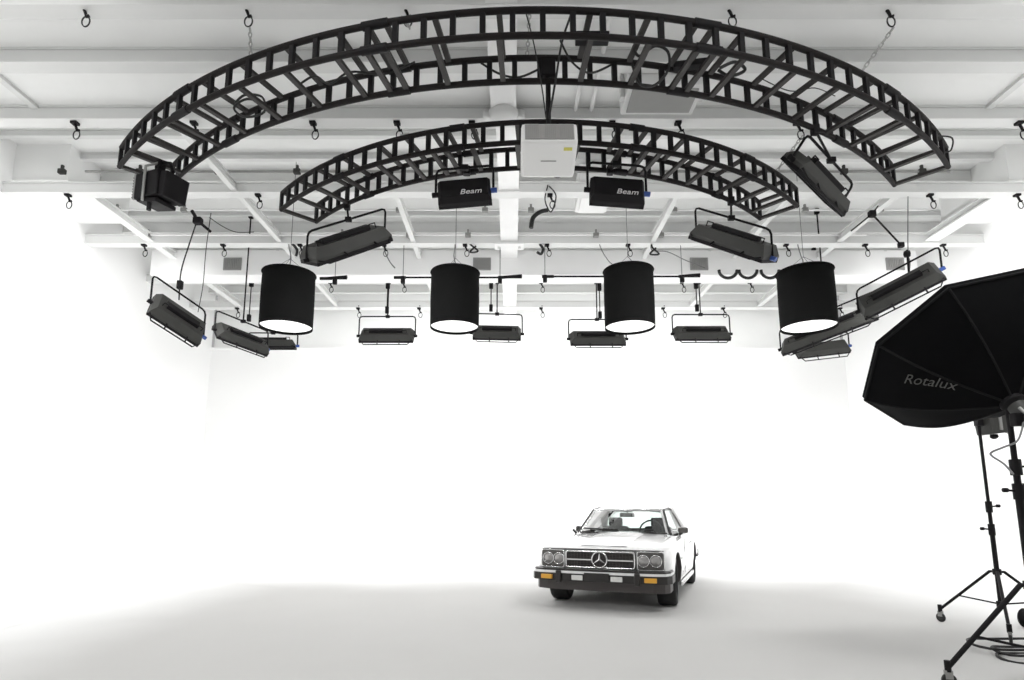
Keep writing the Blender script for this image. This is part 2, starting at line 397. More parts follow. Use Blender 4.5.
# chains
def chain(a, b, label, group=None, slack=0):
    a = Vector(a); b = Vector(b); n = max(4, int((b-a).length/.055)); m = MB()
    for i in range(n):
        p = a.lerp(b, (i+.5)/n); d = (b-a).normalized()
        s = d.cross(Vector((0, 1, 0)) if i % 2 else Vector((1, 0, 0))).normalized()
        pts = [p+d*.036*math.cos(q)+s*.017*math.sin(q) for q in [2*PI*k/8 for k in range(8)]]
        m.tube(pts, .008, 5, closed=True)
    o = m.build('chain', 'chain'); tag(o, label, 'chain', group); return o
def ringp(k, a, top=True):
    c, r = ((R1, 8.22), (R2, 5.66), (R1, 7.58), (R2, 5.08))[k]
    return Vector((c[0]+r*math.sin(R(a)), c[1]-r*math.cos(R(a)), ZT+(HTR+.03 if top else -.03)))
chain(hookpos(246, 5.86), ringp(0, ang(R1, 248, 81)), 'grey chain from top hook to left part of the large truss')
chain(hookpos(405, 5.86), ringp(0, ang(R1, 400, 43)), 'grey chain from top hook to large truss left of its centre')
chain(hookpos(728, 5.86), ringp(0, ang(R1, 738, 54)), 'grey chain from top hook to large truss right of the projector')
chain(hookpos(886, 5.86), ringp(0, ang(R1, 862, 98)), 'long slanting grey chain to right part of the large truss')
chain(hookpos(397, 7.82), ringp(1, -19), 'grey chain holding the left part of the smaller truss')
chain(hookpos(472, 7.82), ringp(3, -10), 'grey chain holding the smaller truss above the left lettered panel')
chain(hookpos(612, 7.82), ringp(3, 10), 'grey chain holding the smaller truss above the right lettered panel')
chain(hookpos(678, 7.82), ringp(1, 19), 'grey chain holding the right part of the smaller truss')
chain(hookpos(797, 7.82)+Vector((0, 0, 0)), ringp(1, 38), 'thin chain slanting to the right end of the smaller truss')
chain((.2, 5.85, ZB), ringp(2, -1.0), 'grey chain beside the projector pole on the large truss')

# cables draped on the trusses
def cable(pts, label, cat='cable', r=.012, mat='cable', name='cable', group=None, sub=6):
    pts = [Vector(p) for p in pts]; out = []
    for i in range(len(pts)-1):
        p0 = pts[max(i-1, 0)]; p1 = pts[i]; p2 = pts[i+1]; p3 = pts[min(i+2, len(pts)-1)]
        for k in range(sub):
            u = k/sub
            out.append(.5*((2*p1)+(p2-p0)*u+(2*p0-5*p1+4*p2-p3)*u*u+(3*p1-p0-3*p2+p3)*u**3))
    out.append(pts[-1])
    return tag(MB().tube(out, r, 6).build(name, mat), label, cat, group)
cable([W(300, 84, 5.95), W(315, 76, 5.95), W(330, 84, 5.95), W(350, 72, 5.96), W(385, 74, 5.95), W(415, 62, 5.88)], 'black cable looping along the left inner chord of the large truss')
cable([W(481, 63, 5.88), W(500, 74, 5.88), W(520, 77, 5.88), W(545, 66, 5.88)], 'black cable sagging left of the projector pole')
cable([W(560, 40, 5.51), W(572, 62, 5.66), W(590, 73, 5.80), W(613, 64, 5.88)], 'black cable sagging right of the projector pole')
cable([W(634, 50, 5.66), W(640, 56, 5.66), W(655, 46, 5.66), W(668, 52, 5.66), W(668, 70, 5.80), W(655, 85, 5.80), W(640, 84, 5.80), W(632, 64, 5.81)], 'black looped cable hanging right of centre on the large truss', r=.015)
cable([W(720, 68, 5.96), W(735, 62, 5.96), W(745, 70, 5.96), W(730, 76, 5.95), W(718, 70, 5.96)], 'coil of black cable on the right inner chord of large truss', r=.018)
cable([W(572, 12, 5.29), W(562, 42, 5.58), W(556, 78, 5.80), W(549, 118, 5.81)], 'black cable running down to the projector from the right')
cable([W(525, 10, 5.29), W(533, 40, 5.51), W(541, 82, 5.73), W(546, 118, 5.78)], 'thin cable running down to the projector from the left', r=.007)
cable([W(235, 103, 6.48), W(245, 95, 6.48), W(262, 97, 6.48), W(264, 112, 6.47), W(245, 117, 6.47), W(234, 108, 6.47), W(247, 99, 6.48), W(266, 104, 6.48)], 'bundle of black cable tied on the left of the large truss', r=.014)
cable([W(938, 136, 6.99), W(952, 138, 6.99), W(951, 150, 6.99), W(944, 152, 7.06)], 'small cable loop sticking out at right end of large truss', r=.01)
cable([W(760, 78, 6.03), W(790, 91, 6.18), W(815, 88, 6.40), W(835, 96, 6.78)], 'thin wire sagging across the right half of the large truss', r=.006)
tag(MB().box(W(593, 36.5, 5.32)+Vector((0, .06, .03)), (.34, .12, .08), bev=.01).build('power_strip', 'black'), 'black power strip lying on front chord right of projector pole', 'power strip')
tag(MB().box(W(690, 65, 5.92), (.36, .1, .07), Matrix.Rotation(R(-10), 3, 'Z'), bev=.01).build('power_strip', 'black'), 'black power strip on inner chord at right of the large truss', 'power strip')

# ------------------------------------------------------------------ projector
pp = W(548, 63, 5.85)
pj = empty('projector', (pp.x, 5.82, CAMH+3.75), 'white box projector hanging from a black pole below the large truss', 'projector')
T = Matrix.Rotation(R(-16), 4, 'X')
def tilt(o):
    o.matrix_local = T; return o
m = MB(); Wd, Ln, Hh = .60, .50, .27
prof = [(-Wd/2, 0), (-Wd/2+.02, -.015), (Wd/2-.02, -.015), (Wd/2, 0), (Wd/2+.01, Hh-.03), (Wd/2-.03, Hh), (-Wd/2+.03, Hh), (-Wd/2-.01, Hh-.03)]
mm = MB().box((0, Ln/2-.13, Hh/2), (Wd, Ln, Hh), bev=.035); tilt(mm.build('housing', 'proj', pj))
gm = MB()
for i in range(26):
    if i in (8, 9, 17): continue
    gm.box((-Wd/2+.05+i*.02, -.136, Hh/2), (.010, .012, Hh-.05))
tilt(MB().box((0, -.130, Hh/2), (Wd-.08, .012, Hh-.06)).build('rear_grille', 'projgrille', pj)); tilt(gm.build('grille_slats', 'vent', pj))
tilt(MB().box((.2, -.03, -.002), (.09, .04, .004)).build('sticker', 'yellow', pj))
tilt(MB().box((0, .13, -.002), (.17, .012, .004)).build('name_plate', 'vent', pj))
tilt(MB().lathe([(0, .06), (.07, .06), (.07, 0), (.055, 0), (.05, .03), (0, .03)], o=(.12, Ln-.13, Hh/2), axis=(0, 1, 0)).build('lens', 'black', pj))
MB().tube([(0, .05, .22), (0, .04, 1.16)], .028, 10).build('pole', 'black', pj)
MB().box((0, .05, .25), (.3, .2, .02)).box((0, .05, .28), (.1, .1, .06)).build('mount_plate', 'black', pj)
MB().box((0, .04, 1.0), (.16, .12, .2), bev=.01).build('clamp', 'black', pj)

# ------------------------------------------------------------------ panel lights
def panel(A, B, nrm, h, label, group=None, lit=None, hang=None, yoke=.32, thick=.10, ballast=True, letters=None, name='panel_light', knob=True, backm='darkgrey', up=None, lip=True, roll=0):
    """A, B: ends of the long axis; nrm: where the luminous face looks; h: short side"""
    A = Vector(A); B = Vector(B); X = (B-A).normalized(); N = Vector(nrm); N = (N-X*N.dot(X)).normalized(); Yv = N.cross(X)
    L = (B-A).length; c = (A+B)/2
    if Yv.z > 0: Yv = -Yv; 
    F = Matrix((X, Yv, -N)).transposed()       # x long, y short (downhill), z out of the back
    t = empty(name, c, label, 'studio light', group)
    def b(m, nm, mat, par=None):
        m.v = [tuple(F@Vector(v)) for v in m.v]; return m.build(nm, mat, par or t)
    x, y = L/2, h/2
    hb = MB().box((0, 0, 0), (L, h, .05), bev=.008)
    hb.add([(-x, -y, .02), (x, -y, .02), (x, y, .02), (-x, y, .02), (-x*.88, -y*.72, thick), (x*.88, -y*.72, thick), (x*.88, y*.82, thick), (-x*.88, y*.82, thick)],
           [(0,1,5,4), (1,2,6,5), (2,3,7,6), (3,0,4,7), (4,5,6,7)])
    hs = b(hb, 'housing', backm)
    if ballast:
        b(MB().box((.0, h*.10, thick+.03), (L*.62, h*.24, .075), bev=.015), 'ballast', 'black', t)
        b(MB().box((-L*.08, -h*.14, thick+.015), (L*.5, h*.1, .04)), 'back_rib', 'midgrey', t)
        for s in (-1, 1): b(MB().tube([(s*L*.30, h*.2, thick), (s*L*.30, h*.2, thick+.07), (s*L*.38, h*.2, thick+.07), (s*L*.38, h*.2, thick)], .01, 6), 'handle', 'black', t)
    if lip:
        fr = MB(); q = .035
        fr.box((0, -y+q/2, -.05), (L, q, .05)).box((0, y-q/2, -.05), (L, q, .05)).box((-x+q/2, 0, -.05), (q, h, .05)).box((x-q/2, 0, -.05), (q, h, .05))
        b(fr, 'front_frame', 'black', t)
    b(MB().box((0, 0, -.028), (L*.95, h*.9, .01)), 'diffuser', 'litpanel' if lit else 'midgrey', t)
    # rail frame hanging below the lower side
    if not letters: b(MB().tube([(-x*.95, y, 0), (-x*.8, y+.11, -.05), (x*.8, y+.11, -.05), (x*.95, y, 0)], .014, 6).tube([(-x*.3, y, 0), (-x*.3, y+.11, -.05)], .014, 6).tube([(x*.5, y, 0), (x*.5, y+.11, -.05)], .014, 6), 'accessory_rail', 'black', t)
    # yoke in world frame: from each end up
    U = (up or Vector((0, 0, 1))).normalized()
    x2 = x+.03; r0 = .07
    pts = [X*-x2, X*-x2+U*(yoke-r0), X*(-x2+.02)+U*(yoke-.02), X*(-x2+r0)+U*yoke, X*(x2-r0)+U*yoke, X*(x2-.02)+U*(yoke-.02), X*x2+U*(yoke-r0), X*x2]
    MB().tube(pts, .017, 8).build('yoke', 'black', t)
    for s in (-1, 1): MB().tube([X*s*(x2-.05), X*s*(x2+.05)], .035, 10).build('yoke_knob', 'blue' if (knob and s == 1) else 'black', t)
    top = U*yoke
    if hang == 'beam': hang = Vector((c.x, c.y, ZB+.03))
    if hang is not None:
        hp = Vector((top.x, top.y, ZH-.1-c.z)) if hang == 'up' else Vector(hang)-c
        MB().tube([top, hp], .016, 8).build('spigot', 'black', t)
        MB().box(top, (.1, .07, .07), bev=.01).build('yoke_clamp', 'black', t)
        MB().box(hp, (.09, .09, .12), bev=.015).build('pipe_clamp', 'black', t)
    if letters:
        body, lx, ly, sz = letters
        mt = Matrix.Translation(F@Vector((lx*L, ly*h, thick+.003)))@(F.to_4x4())
        # letters upright: F y runs downhill, so flip
        flip = Matrix.Rotation(PI, 4, 'X')
        slope = Matrix.Identity(4)
        o = text('lettering', body, sz, 'letter', t, mt@Matrix.Scale(-1, 4, (0, 1, 0)), ext=.002, shear=.25)
    if lit:
        area('panel_glow', c+N*.09, c+N*2, L*.9, h*.85, lit)
    return t
GP = 'panel lights hung in a circle'
def tocen(p, dn): 
    d = Vector((CX-p[0], CY-p[1], 0)).normalized(); return Vector((d.x*math.cos(dn), d.y*math.cos(dn), -math.sin(dn)))
def pixpanel(a, Ya, b_, Yb, *args, **k):
    return panel(W(*a, Ya), W(*b_, Yb), *args, **k)
# the two lettered ones under the smaller truss
A1, A2 = W(438, 195, 7.31), W(491, 190.5, 7.31)
panel(A1, A2, (.05, .9, -.32), .40, 'black panel light with white lettering hanging left of the projector', GP, lit=16, hang=Wz(467, 171, ZT-.02), yoke=.36, letters=('Beam', .12, .25, .13), thick=.10, backm='black', ballast=False)
B1, B2 = W(590, 190, 7.31), W(644, 194, 7.31)
panel(B1, B2, (-.05, .9, -.32), .42, 'black panel light with white lettering hanging right of the projector', GP, lit=16, hang=Wz(610, 170.5, ZT-.02), yoke=.40, letters=('Beam', .16, .25, .13), thick=.10, backm='black', ballast=False)
# long ones at the ends of the smaller truss
panel(W(308, 260, 8.21), W(383, 235, 8.90), (.62, .78, -.04), .50, 'long dark panel light hanging under the left end of the smaller truss', GP, lit=60, hang=Wz(347, 206, ZT-.02), yoke=.45, thick=.17)
panel(W(698, 234, 8.90), W(771, 258, 8.21), (-.62, .78, -.04), .50, 'long dark panel light hanging under the right end of the smaller truss', GP, lit=60, hang=Wz(731, 201, ZT-.02), yoke=.45, thick=.17)
# steep one under the right arm of the large truss
panel(W(793, 160, 6.76), W(838, 206, 7.42), (-.75, .25, -.36), .40, 'steeply tilted narrow panel light under right arm of large truss', GP, lit=None, hang=Wz(815, 130, ZT-.02), yoke=.40, thick=.12, knob=False, up=Vector((.55, 0, .83)))
# side ones
panel(W(152, 303, 9.95), W(202, 336, 10.64), (-.6, .5, -.62), .60, 'dark panel light hanging on cables at the far left by the white wall', GP, lit=16, yoke=.50, thick=.15)
panel(W(860, 311, 10.53), W(940, 270, 9.77), (.6, .6, -.55), .46, 'dark panel light at right just above the octagonal softbox', GP, lit=16, yoke=.42, thick=.15)
panel(W(782, 349, 12.97), W(877, 312, 11.57), (.5, .5, -.65), .40, 'dark panel light behind the rightmost drum lamp, sloping down to the left', GP, yoke=.45, thick=.14, hang='up')
panel(W(216, 330, 11.98), W(266, 349, 12.97), (-.5, .5, -.65), .42, 'dark panel light behind and left of the leftmost drum lamp', GP, yoke=.42, thick=.14, hang='up')
panel(W(796, 352, 14.3), W(848, 346, 14.3), (-.2, .8, -.5), .36, 'dark panel light hanging lowest beneath the rightmost drum lamp', GP, yoke=.36, thick=.12, ballast=False, hang='up')
panel(W(248, 346, 14.3), W(296, 346, 14.6), (.2, .2, -.95), .5, 'flat dark panel light directly behind the foot of the leftmost drum lamp', GP, yoke=.34, thick=.14, hang='up')
for a, b_, Y, lab in (((360, 336), (414, 336), 14.1, 'far panel light between the two left drum lamps'), ((473, 333), (521, 334), 14.1, 'far panel light just right of the second drum lamp'),
                      ((570, 339), (625, 339), 14.1, 'far panel light partly behind the third drum lamp'), ((674, 334), (729, 334), 14.1, 'far panel light between the two right drum lamps')):
    p, q = W(*a, Y), W(*b_, Y)
    panel(p, q, (0, .8, -.75), .42, lab, GP, lit=BACKP, yoke=.50, thick=.14, hang='beam', knob=False)
# hanging wires for the cable-hung ones
cable([W(197, 221, 9.73), W(189, 245, 9.94), W(181, 272, 10.14), W(179, 300, 10.33)], 'black wire down to the left side panel light from ceiling clamp', r=.012)
cable([W(211, 213, 9.74), W(206, 250, 9.93), W(203, 285, 10.27), W(198, 312, 10.53)], 'second thin wire down to the left side panel light', r=.008)
cable([W(209, 217, 9.73), W(222, 226, 9.88), W(236, 232, 10.02), W(254, 232, 10.10)], 'thin wire sagging right from the left ceiling clamp', r=.007)
tag(MB().box(W(198, 221, 9.73), (.14, .12, .12), bev=.02).tube([W(198, 221, 9.73), W(211, 232, 9.87)], .025).tube([W(198, 221, 9.73), W(192, 211, 9.74)], .03).build('pipe_clamp', 'black'), 'black pipe clamp at the ceiling above the left side panel light', 'clamp')
tag(MB().box(W(180, 285, 10.20), (.09, .09, .16), bev=.02).build('snap_hook', 'black'), 'black snap hook on the wire above the left side panel light', 'clamp')
cable([W(908, 193, 9.90), W(908, 250, 10.16), W(910, 262, 10.15), W(909, 275, 10.13)], 'thin wire down to the right side panel light', r=.010, mat='wire')
t = empty('rigging_arm', W(872, 214, 10.18), 'small black rigging clamp with two splayed arms under roof at right', 'clamp')
o0 = W(872, 214, 10.18)
MB().box((0, 0, 0), (.12, .1, .12), bev=.02).build('clamp_body', 'black', t)
for q, r_ in (((851, 231), .014), ((901, 245), .016), ((878, 206), .012)):
    MB().tube([(0, 0, 0), W(*q, 10.3)-o0], r_, 8).build('arm', 'blackmetal', t)
MB().box(W(901, 245, 10.31)-o0, (.1, .08, .1), bev=.02).build('end_clamp', 'black', t)
tag(MB().lathe([(0, .05), (.05, .05), (.06, 0), (.05, -.05), (0, -.05)], o=W(907, 254, 10.15), n=16).tube([W(907, 250, 10.16), W(909, 272, 10.14)], .02).build('swivel', 'black'), 'black swivel joint above the right side panel light', 'clamp')

# ------------------------------------------------------------------ drum lamps
def drum(px, py, Y, rad, hgt, label):
    b = W(px, py, Y); hgt = W(px, hgt, Y).z-b.z; t = empty('drum_lamp', b, label, 'drum lamp', 'black drum lamps in a row')
    MB().lathe([(rad*.99, .0), (rad*1.0, hgt*.5), (rad*.985, hgt), (rad*.965, hgt), (rad*.97, .02), (rad*.99, 0)], n=48).build('skirt', 'fabric', t)
    MB().lathe([(0, hgt+.02), (rad*.5, hgt+.015), (rad*.985, hgt-.02), (rad*.985, hgt-.05), (0, hgt-.05)], n=48).build('top_cover', 'fabric', t)
    MB().lathe([(0, .03), (rad*.96, .05), (rad*.96, .06), (0, .04)], n=48).build('diffuser', 'diff', t)
    MB().tube([(rad*math.cos(a), rad*math.sin(a), hgt-.01) for a in [2*PI*k/40 for k in range(40)]], .014, 6, closed=True).build('rim_ring', 'fabric', t)
    m = MB()
    for k in range(3):
        a = 2*PI*k/3+.5; m.tube([(rad*.9*math.cos(a), rad*.9*math.sin(a), hgt), (0, 0, hgt+.3)], .004, 5)
    m.tube([(0, 0, hgt+.28), (0, 0, ZH-b.z)], .006, 6)
    m.build('hanging_wire', 'wire', t)
    area('drum_glow', b+Vector((0, 0, -.02)), b+Vector((0, 0, -2)), rad*1.7, 0, DRUMP, 'DISK')
for a in ((286, 328, 10.4, .47, 274, 'black cylindrical drum lamp, leftmost, overlapping a hanging panel light'), (454.5, 328, 10.8, .465, 273, 'black cylindrical drum lamp left of centre below the left lettered panel light'),
          (630, 328, 10.8, .475, 271, 'black cylindrical drum lamp right of centre below the right lettered panel light'), (809, 328, 10.4, .485, 272, 'black cylindrical drum lamp, rightmost, near the octagonal softbox')): drum(*a)

# black battens under the duct
def batten(x0, x1, py, Y, lab, hooks=()):
    a, b_ = W(x0, py, Y), W(x1, py, Y); c = (a+b_)/2; t = empty('batten_pipe', c, lab, 'pipe')
    MB().tube([a-c, b_-c], .022, 8).tube([a-c, a-c+Vector((.25, 0, 0))], .035, 8).tube([b_-c-Vector((.45, 0, 0)), b_-c+Vector((0, 0, .04))], .035, 8).build('pipe', 'black', t)
    for h in hooks:
        p = W(h, py, Y)-c
        MB().box(p+Vector((0, 0, -.05)), (.09, .08, .16), bev=.02).build('clamp', 'black', t)
        MB().tube([p, Vector((p.x, p.y, ZB+.02-c.z))], .008, 6).build('hanging_wire', 'wire', t)
batten(320, 347, 278.5, 11.95, 'short black pipe hanging below the duct right of the leftmost drum lamp', (335,))
batten(394, 522, 277.5, 11.95, 'long black pipe passing behind the second drum lamp below the duct', (403, 500))
batten(542, 700, 276.5, 11.95, 'long black pipe passing behind the third drum lamp below the duct', (545, 682))
for x0 in (728, 748, 770):
    pts = [W(x0+9*math.cos(a), 270+8*math.sin(a), 12.2) for a in [PI*k/10 for k in range(11)]]
    cable(pts, {728: 'loop of black cable below the duct, left of three', 748: 'loop of black cable below the duct, middle of three', 770: 'loop of black cable below the duct under the tip of the right panel light'}[x0], r=.035)
# short drop rods with clamps in the back bay
for px, y0, y1, Y in ((387, 285, 310, 14.08), (491, 285, 308, 14.08), (600, 287, 315, 14.08), (697, 285, 308, 14.08), (249, 283, 318, 14.08)):
    a, b_ = W(px, y0, Y), W(px, y1, Y)
    t = empty('drop_rod', b_, {387: 'thin black drop rod above the panel light between the left drums', 491: 'thin black drop rod just right of the second drum lamp', 600: 'thin black drop rod just left of the third drum lamp', 697: 'thin black drop rod above the panel light between the right drums', 249: 'thin black drop rod left of the leftmost drum lamp'}[px], 'rod')
    MB().tube([(0, 0, 0), (0, 0, ZB-b_.z)], .014, 6).build('rod', 'blackmetal', t)
    MB().box((0, 0, .0), (.09, .08, .18), bev=.02).build('lower_clamp', 'black', t)
    MB().box((0, 0, a.z-b_.z), (.10, .08, .2), bev=.02).build('upper_clamp', 'black', t)
# loose cables in the bright bay
for pts, lab, r, mat in (
  ([(531, 228), (533, 218), (540, 212), (548, 210)], 'thick black curved cable by the central girder', .045, 'cable'),
  ([(384, 246), (385, 252), (390, 262), (395, 268)], 'grey wire hanging above the gap between the left drums', .012, 'wire'),
  ([(455, 247), (454, 256), (456, 266)], 'thin grey wire above the second drum lamp', .012, 'wire'),
  ([(600, 246), (605, 256), (612, 264), (622, 266)], 'thin grey wire curving over the third drum lamp', .01, 'wire'),
  ([(652, 250), (668, 252), (685, 260), (705, 268)], 'thin grey wire trailing right toward the third grille', .01, 'wire'),
  ([(798, 246), (801, 256), (803, 262), (800, 270)], 'thin grey wire above the rightmost drum lamp', .012, 'wire'),
  ([(289, 247), (291, 258), (289, 268)], 'thin grey wire above the leftmost drum lamp', .012, 'wire'),
  ([(540, 244), (543, 249), (541, 254), (537, 252)], 'black bent cable end right of the central girder', .03, 'cable'),
  ([(652, 247), (659, 254), (650, 254), (656, 248)], 'small black cable knot above and right of third drum lamp', .02, 'cable'),
  ([(470, 244), (478, 251), (470, 252), (476, 246)], 'small black cable knot right of second drum lamp top', .02, 'cable'),
  ([(292, 243), (297, 250), (296, 256)], 'small black cable end above the leftmost drum lamp', .03, 'cable')):
    Y = 11.9 if pts[0][1] > 230 else 11.15
    if Y > 11.5: pts = [(pts[0][0], 240.5)]+pts
    cable([W(*p, Y) for p in pts], lab, r=r, mat=mat)
cable([W(548, 185, 9.68), W(545, 200, 9.89), W(551, 212, 9.89), W(556, 196, 9.75), W(549, 186, 9.68)], 'tangle of black wire hanging from the middle hook', r=.012)

# ------------------------------------------------------------------ round-finned lamp at left end of the large truss
p = W(158, 190, 7.42)
t = empty('fresnel_lamp', p, 'boxy black finned lamp clamped to the left end of the large truss', 'studio light', rz=R(-22))
MB().box((0, 0, 0), (.44, .36, .36), bev=.02).build('housing', 'black', t)
m = MB()
for i in range(8): m.box((-.24, 0, -.14+i*.04), (.05, .34, .016))
m.build('cooling_fins', 'darkgrey', t)
MB().box((-.215, -.17, 0), (.03, .03, .36)).build('corner_strip', 'grey', t)
MB().box((.27, .02, -.03), (.12, .34, .34), Matrix.Rotation(R(8), 3, 'Y'), bev=.01).build('barn_door', 'black', t)
MB().box((0, .0, -.21), (.36, .3, .05), Matrix.Rotation(R(10), 3, 'Y')).tube([(.0, -.1, -.2), (0, -.1, -.34)], .03).build('lower_bracket', 'black', t)
MB().lathe([(0, 0), (.15, 0), (.15, .03), (0, .05)], o=(0, .17, 0), axis=(0, 1, 0)).build('lens', 'fog', t)
MB().tube([(-.0, -.2, -.25), (0, -.2, .24), (0, -.05, .36), (0, 0, .42)], .018, 8).build('yoke', 'grey', t)
MB().box((0, 0, .36), (.1, .1, .14), bev=.02).tube([(0, 0, .4), (.2, 0, .34), (.26, 0, .2)], .025).build('pipe_clamp', 'black', t)

# ------------------------------------------------------------------ stands and softbox
def stand(name, X, Y, top, hub, footr, angs, label, collars, r=.018):
    t = empty(name, (X, Y, 0), label, 'light stand')
    MB().tube([(0, 0, .25), (0, 0, collars[0])], r*1.3, 10).build('lower_tube', 'black', t)
    zs = list(collars)+[top]
    for i in range(len(zs)-1): MB().tube([(0, 0, zs[i]-.05), (0, 0, zs[i+1])], r*(1.05-.14*i), 10).build('upper_tube', 'black', t)
    for i, z in enumerate(collars):
        MB().tube([(0, 0, z-.06), (0, 0, z+.06)], r*1.75, 10).build('collar', 'black', t)
        s = -1 if i % 2 == 0 else 1
        MB().tube([(0, 0, z), (s*.09, 0, z+.01)], .009, 6).lathe([(0, -.015), (.018, -.015), (.018, .015), (0, .015)], o=(s*.10, 0, z+.01), axis=(1, 0, 0), n=10).build('knob', 'black', t)
    MB().tube([(0, 0, hub-.03), (0, 0, hub+.03)], r*2.2, 12).build('leg_hub', 'black', t)
    MB().tube([(0, 0, .26), (0, 0, .32)], r*2.2, 12).build('spreader_hub', 'black', t)
    for a in angs:
        d = Vector((math.cos(R(a)), math.sin(R(a)), 0)); e = d*footr+Vector((0, 0, .14)); s0 = d*.07+Vector((0, 0, hub))
        leg = MB().tube([Vector((0, 0, hub)), s0, e], r*.85, 8).build('leg', 'black', t)
        mid = s0.lerp(e, .62); MB().tube([Vector((0, 0, .29)), mid], r*.5, 6).build('spreader', 'black', t)
        MB().tube([e+Vector((0, 0, .05)), e+Vector((0, 0, -.03))], .022, 8).build('leg_cap', 'black', leg)
        c = e+Vector((0, 0, -.09)); sd = d.cross(Vector((0, 0, 1)))
        MB().lathe([(0, -.012), (.042, -.012), (.05, -.008), (.05, .008), (.042, .012), (0, .012)], o=c, axis=sd, n=20).build('wheel', 'cable', leg)
        MB().box(c+Vector((0, 0, .04)), (.03, .05, .06), frame(d).to_3x3()).build('caster_fork', 'grey', leg)
    return t
SX, SY = 5.14, 6.44
stand('light_stand', SX, SY, 2.30, .62, .64, (111, 235, -7), 'thin black wheeled light stand standing left of the softbox stand', (1.06, 1.30))
t = empty('strobe_head', (SX+.12, SY, 2.14), 'black boxy lamp head on top of the thinner light stand', 'studio light')
MB().box((.02, 0, .08), (.20, .24, .26), Matrix.Rotation(R(-6), 3, 'Y'), bev=.02).build('housing', 'darkgrey', t)
MB().box((.02, -.125, .1), (.03, .012, .24)).build('side_strip', 'grey', t)
MB().tube([(-.12, 0, .16), (-.02, 0, .12)], .03).box((-.12, 0, .1), (.06, .06, .12)).build('bracket', 'black', t)
MB().lathe([(0, 0), (.035, 0), (.04, -.03), (.015, -.05), (0, -.05)], o=(.0, -.04, -.06)).build('lower_knob', 'black', t)
MB().tube([(.12, -.05, -.03), (.16, -.05, -.05), (.18, -.05, -.01), (.15, -.05, .02)], .012).build('handle', 'grey', t)
TX, TY = 3.79, 4.45
stand('light_stand', TX, TY, 2.04, .74, .60, (168, 290, 50), 'thick black wheeled light stand under the octagonal softbox', (1.42, 1.60), r=.022)
ax = Vector((-.0689, .629, .774)).normalized()
apex = W(1012, 402, 4.45)
sb = empty('octagonal_softbox', apex, 'huge black octagonal softbox at the right edge seen from behind', 'softbox')
ref = Vector((1, 0, 0)); e1 = (ref-ax*ref.dot(ax)).normalized(); e2 = ax.cross(e1)
LS, RS = .60, .80
OCT = 1.748
def octp(k, u, rr=None):
    """u 0..1 from ring to rim with domed ribs"""
    a = OCT+k*PI/4; rad = .075+(RS-.075)*(u+.10*math.sin(u*PI))
    return ax*(LS*(u-.05*math.sin(u*PI)))+(e1*math.cos(a)+e2*math.sin(a))*rad
def proj(p):
    q = p-Vector((0, 0, CAMH)); d = q.y*math.cos(TH)+q.z*math.sin(TH); u = -q.y*math.sin(TH)+q.z*math.cos(TH)
    return Vector((512+FP*q.x/d, YP-FP*u/d))
NU = 10
vs = []; fs = []
for k in range(8):
    b0 = len(vs)
    for i in range(NU+1):
        for j in range(5):
            u = i/NU; s = j/4; p = octp(k, u).lerp(octp(k+1, u), s)
            vs.append(p)
    for i in range(NU):
        for j in range(4): fs.append((b0+i*5+j, b0+i*5+j+1, b0+(i+1)*5+j+1, b0+(i+1)*5+j))
MB().add(vs, fs, True).build('fabric_shell', 'softfab', sb)
for k in range(8): MB().tube([octp(k, i/14)*1.004 for i in range(15)], .009, 6).build('rib', 'seam', sb)
MB().tube([octp(k, 1) for k in range(8)], .012, 6, closed=True).build('rim_piping', 'seam', sb)
lipv = [octp(k, 1) for k in range(8)]+[octp(k, 1)+ax*.05 for k in range(8)]
MB().add(lipv, [(k, (k+1) % 8, 8+(k+1) % 8, 8+k) for k in range(8)]).build('lip', 'softfab', sb)
MB().add([ax*(LS-.02)]+[octp(k, 1)*.985 for k in range(8)], [(0, k+1, (k+1) % 8+1) for k in range(8)]).build('front_diffuser', 'diff', sb)
# lettering on the panel that looks toward the photo's left
kb = min(range(8), key=lambda k: (proj(apex+(octp(k, .72)+octp(k+1, .72))/2)-Vector((925, 385))).length)
def onpanel(a, u):   # a across 0..1, u radial
    nrm = (octp(kb+1, u)-octp(kb, u)).cross(octp(kb, u+.02)-octp(kb, u)).normalized()
    if nrm.dot(ax) > 0: nrm = -nrm
    return octp(kb, u).lerp(octp(kb+1, u), a)+nrm*.008
# find in-panel coordinates for given photo points
def solve(px, py):
    b = None
    for i in range(41):
        for j in range(51):
            a = i/40; u = .3+.7*j/51
            d = (proj(apex+onpanel(a, u))-Vector((px, py))).length
            if b is None or d < b[0]: b = (d, a, u)
    return b[1], b[2]
s0 = solve(899, 379); s1 = solve(962, 388)
def wp(p):
    f = p.x+.5; g = p.y
    a = s0[0]+(s1[0]-s0[0])*f; u = s0[1]+(s1[1]-s0[1])*f
    tx = (onpanel(s1[0], s1[1])-onpanel(s0[0], s0[1])); base = onpanel(a, u)
    nrm = (octp(kb+1, u)-octp(kb, u)).cross(octp(kb, u+.02)-octp(kb, u)).normalized()
    up = nrm.cross(tx).normalized()
    if up.z < 0: up = -up
    return base+up*g-ax*.004
try:
    text('lettering', 'Rotalux', .25, 'greyletter', sb, Matrix(), ext=.002, shear=.3, sx=1.25, warp=lambda p: wp(Vector((p.x*.9, p.y*.55, 0))))
except Exception as e: print('text', e)
MB().tube([-ax*.02, ax*.04], .085, 20).build('speed_ring', 'black', sb)
fh = empty('flash_head', apex-ax*.05, 'grey and black flash head fixed behind the octagonal softbox', 'studio light')
MB().tube([-ax*.0, -ax*.30], .065, 20).build('housing', 'darkgrey', fh)
for s in (-.05, .0, .05): MB().tube([-ax*.03+Vector((s, -.06, 0)), -ax*.3+Vector((s, -.06, 0))], .012, 8).build('side_rail', 'grey', fh)
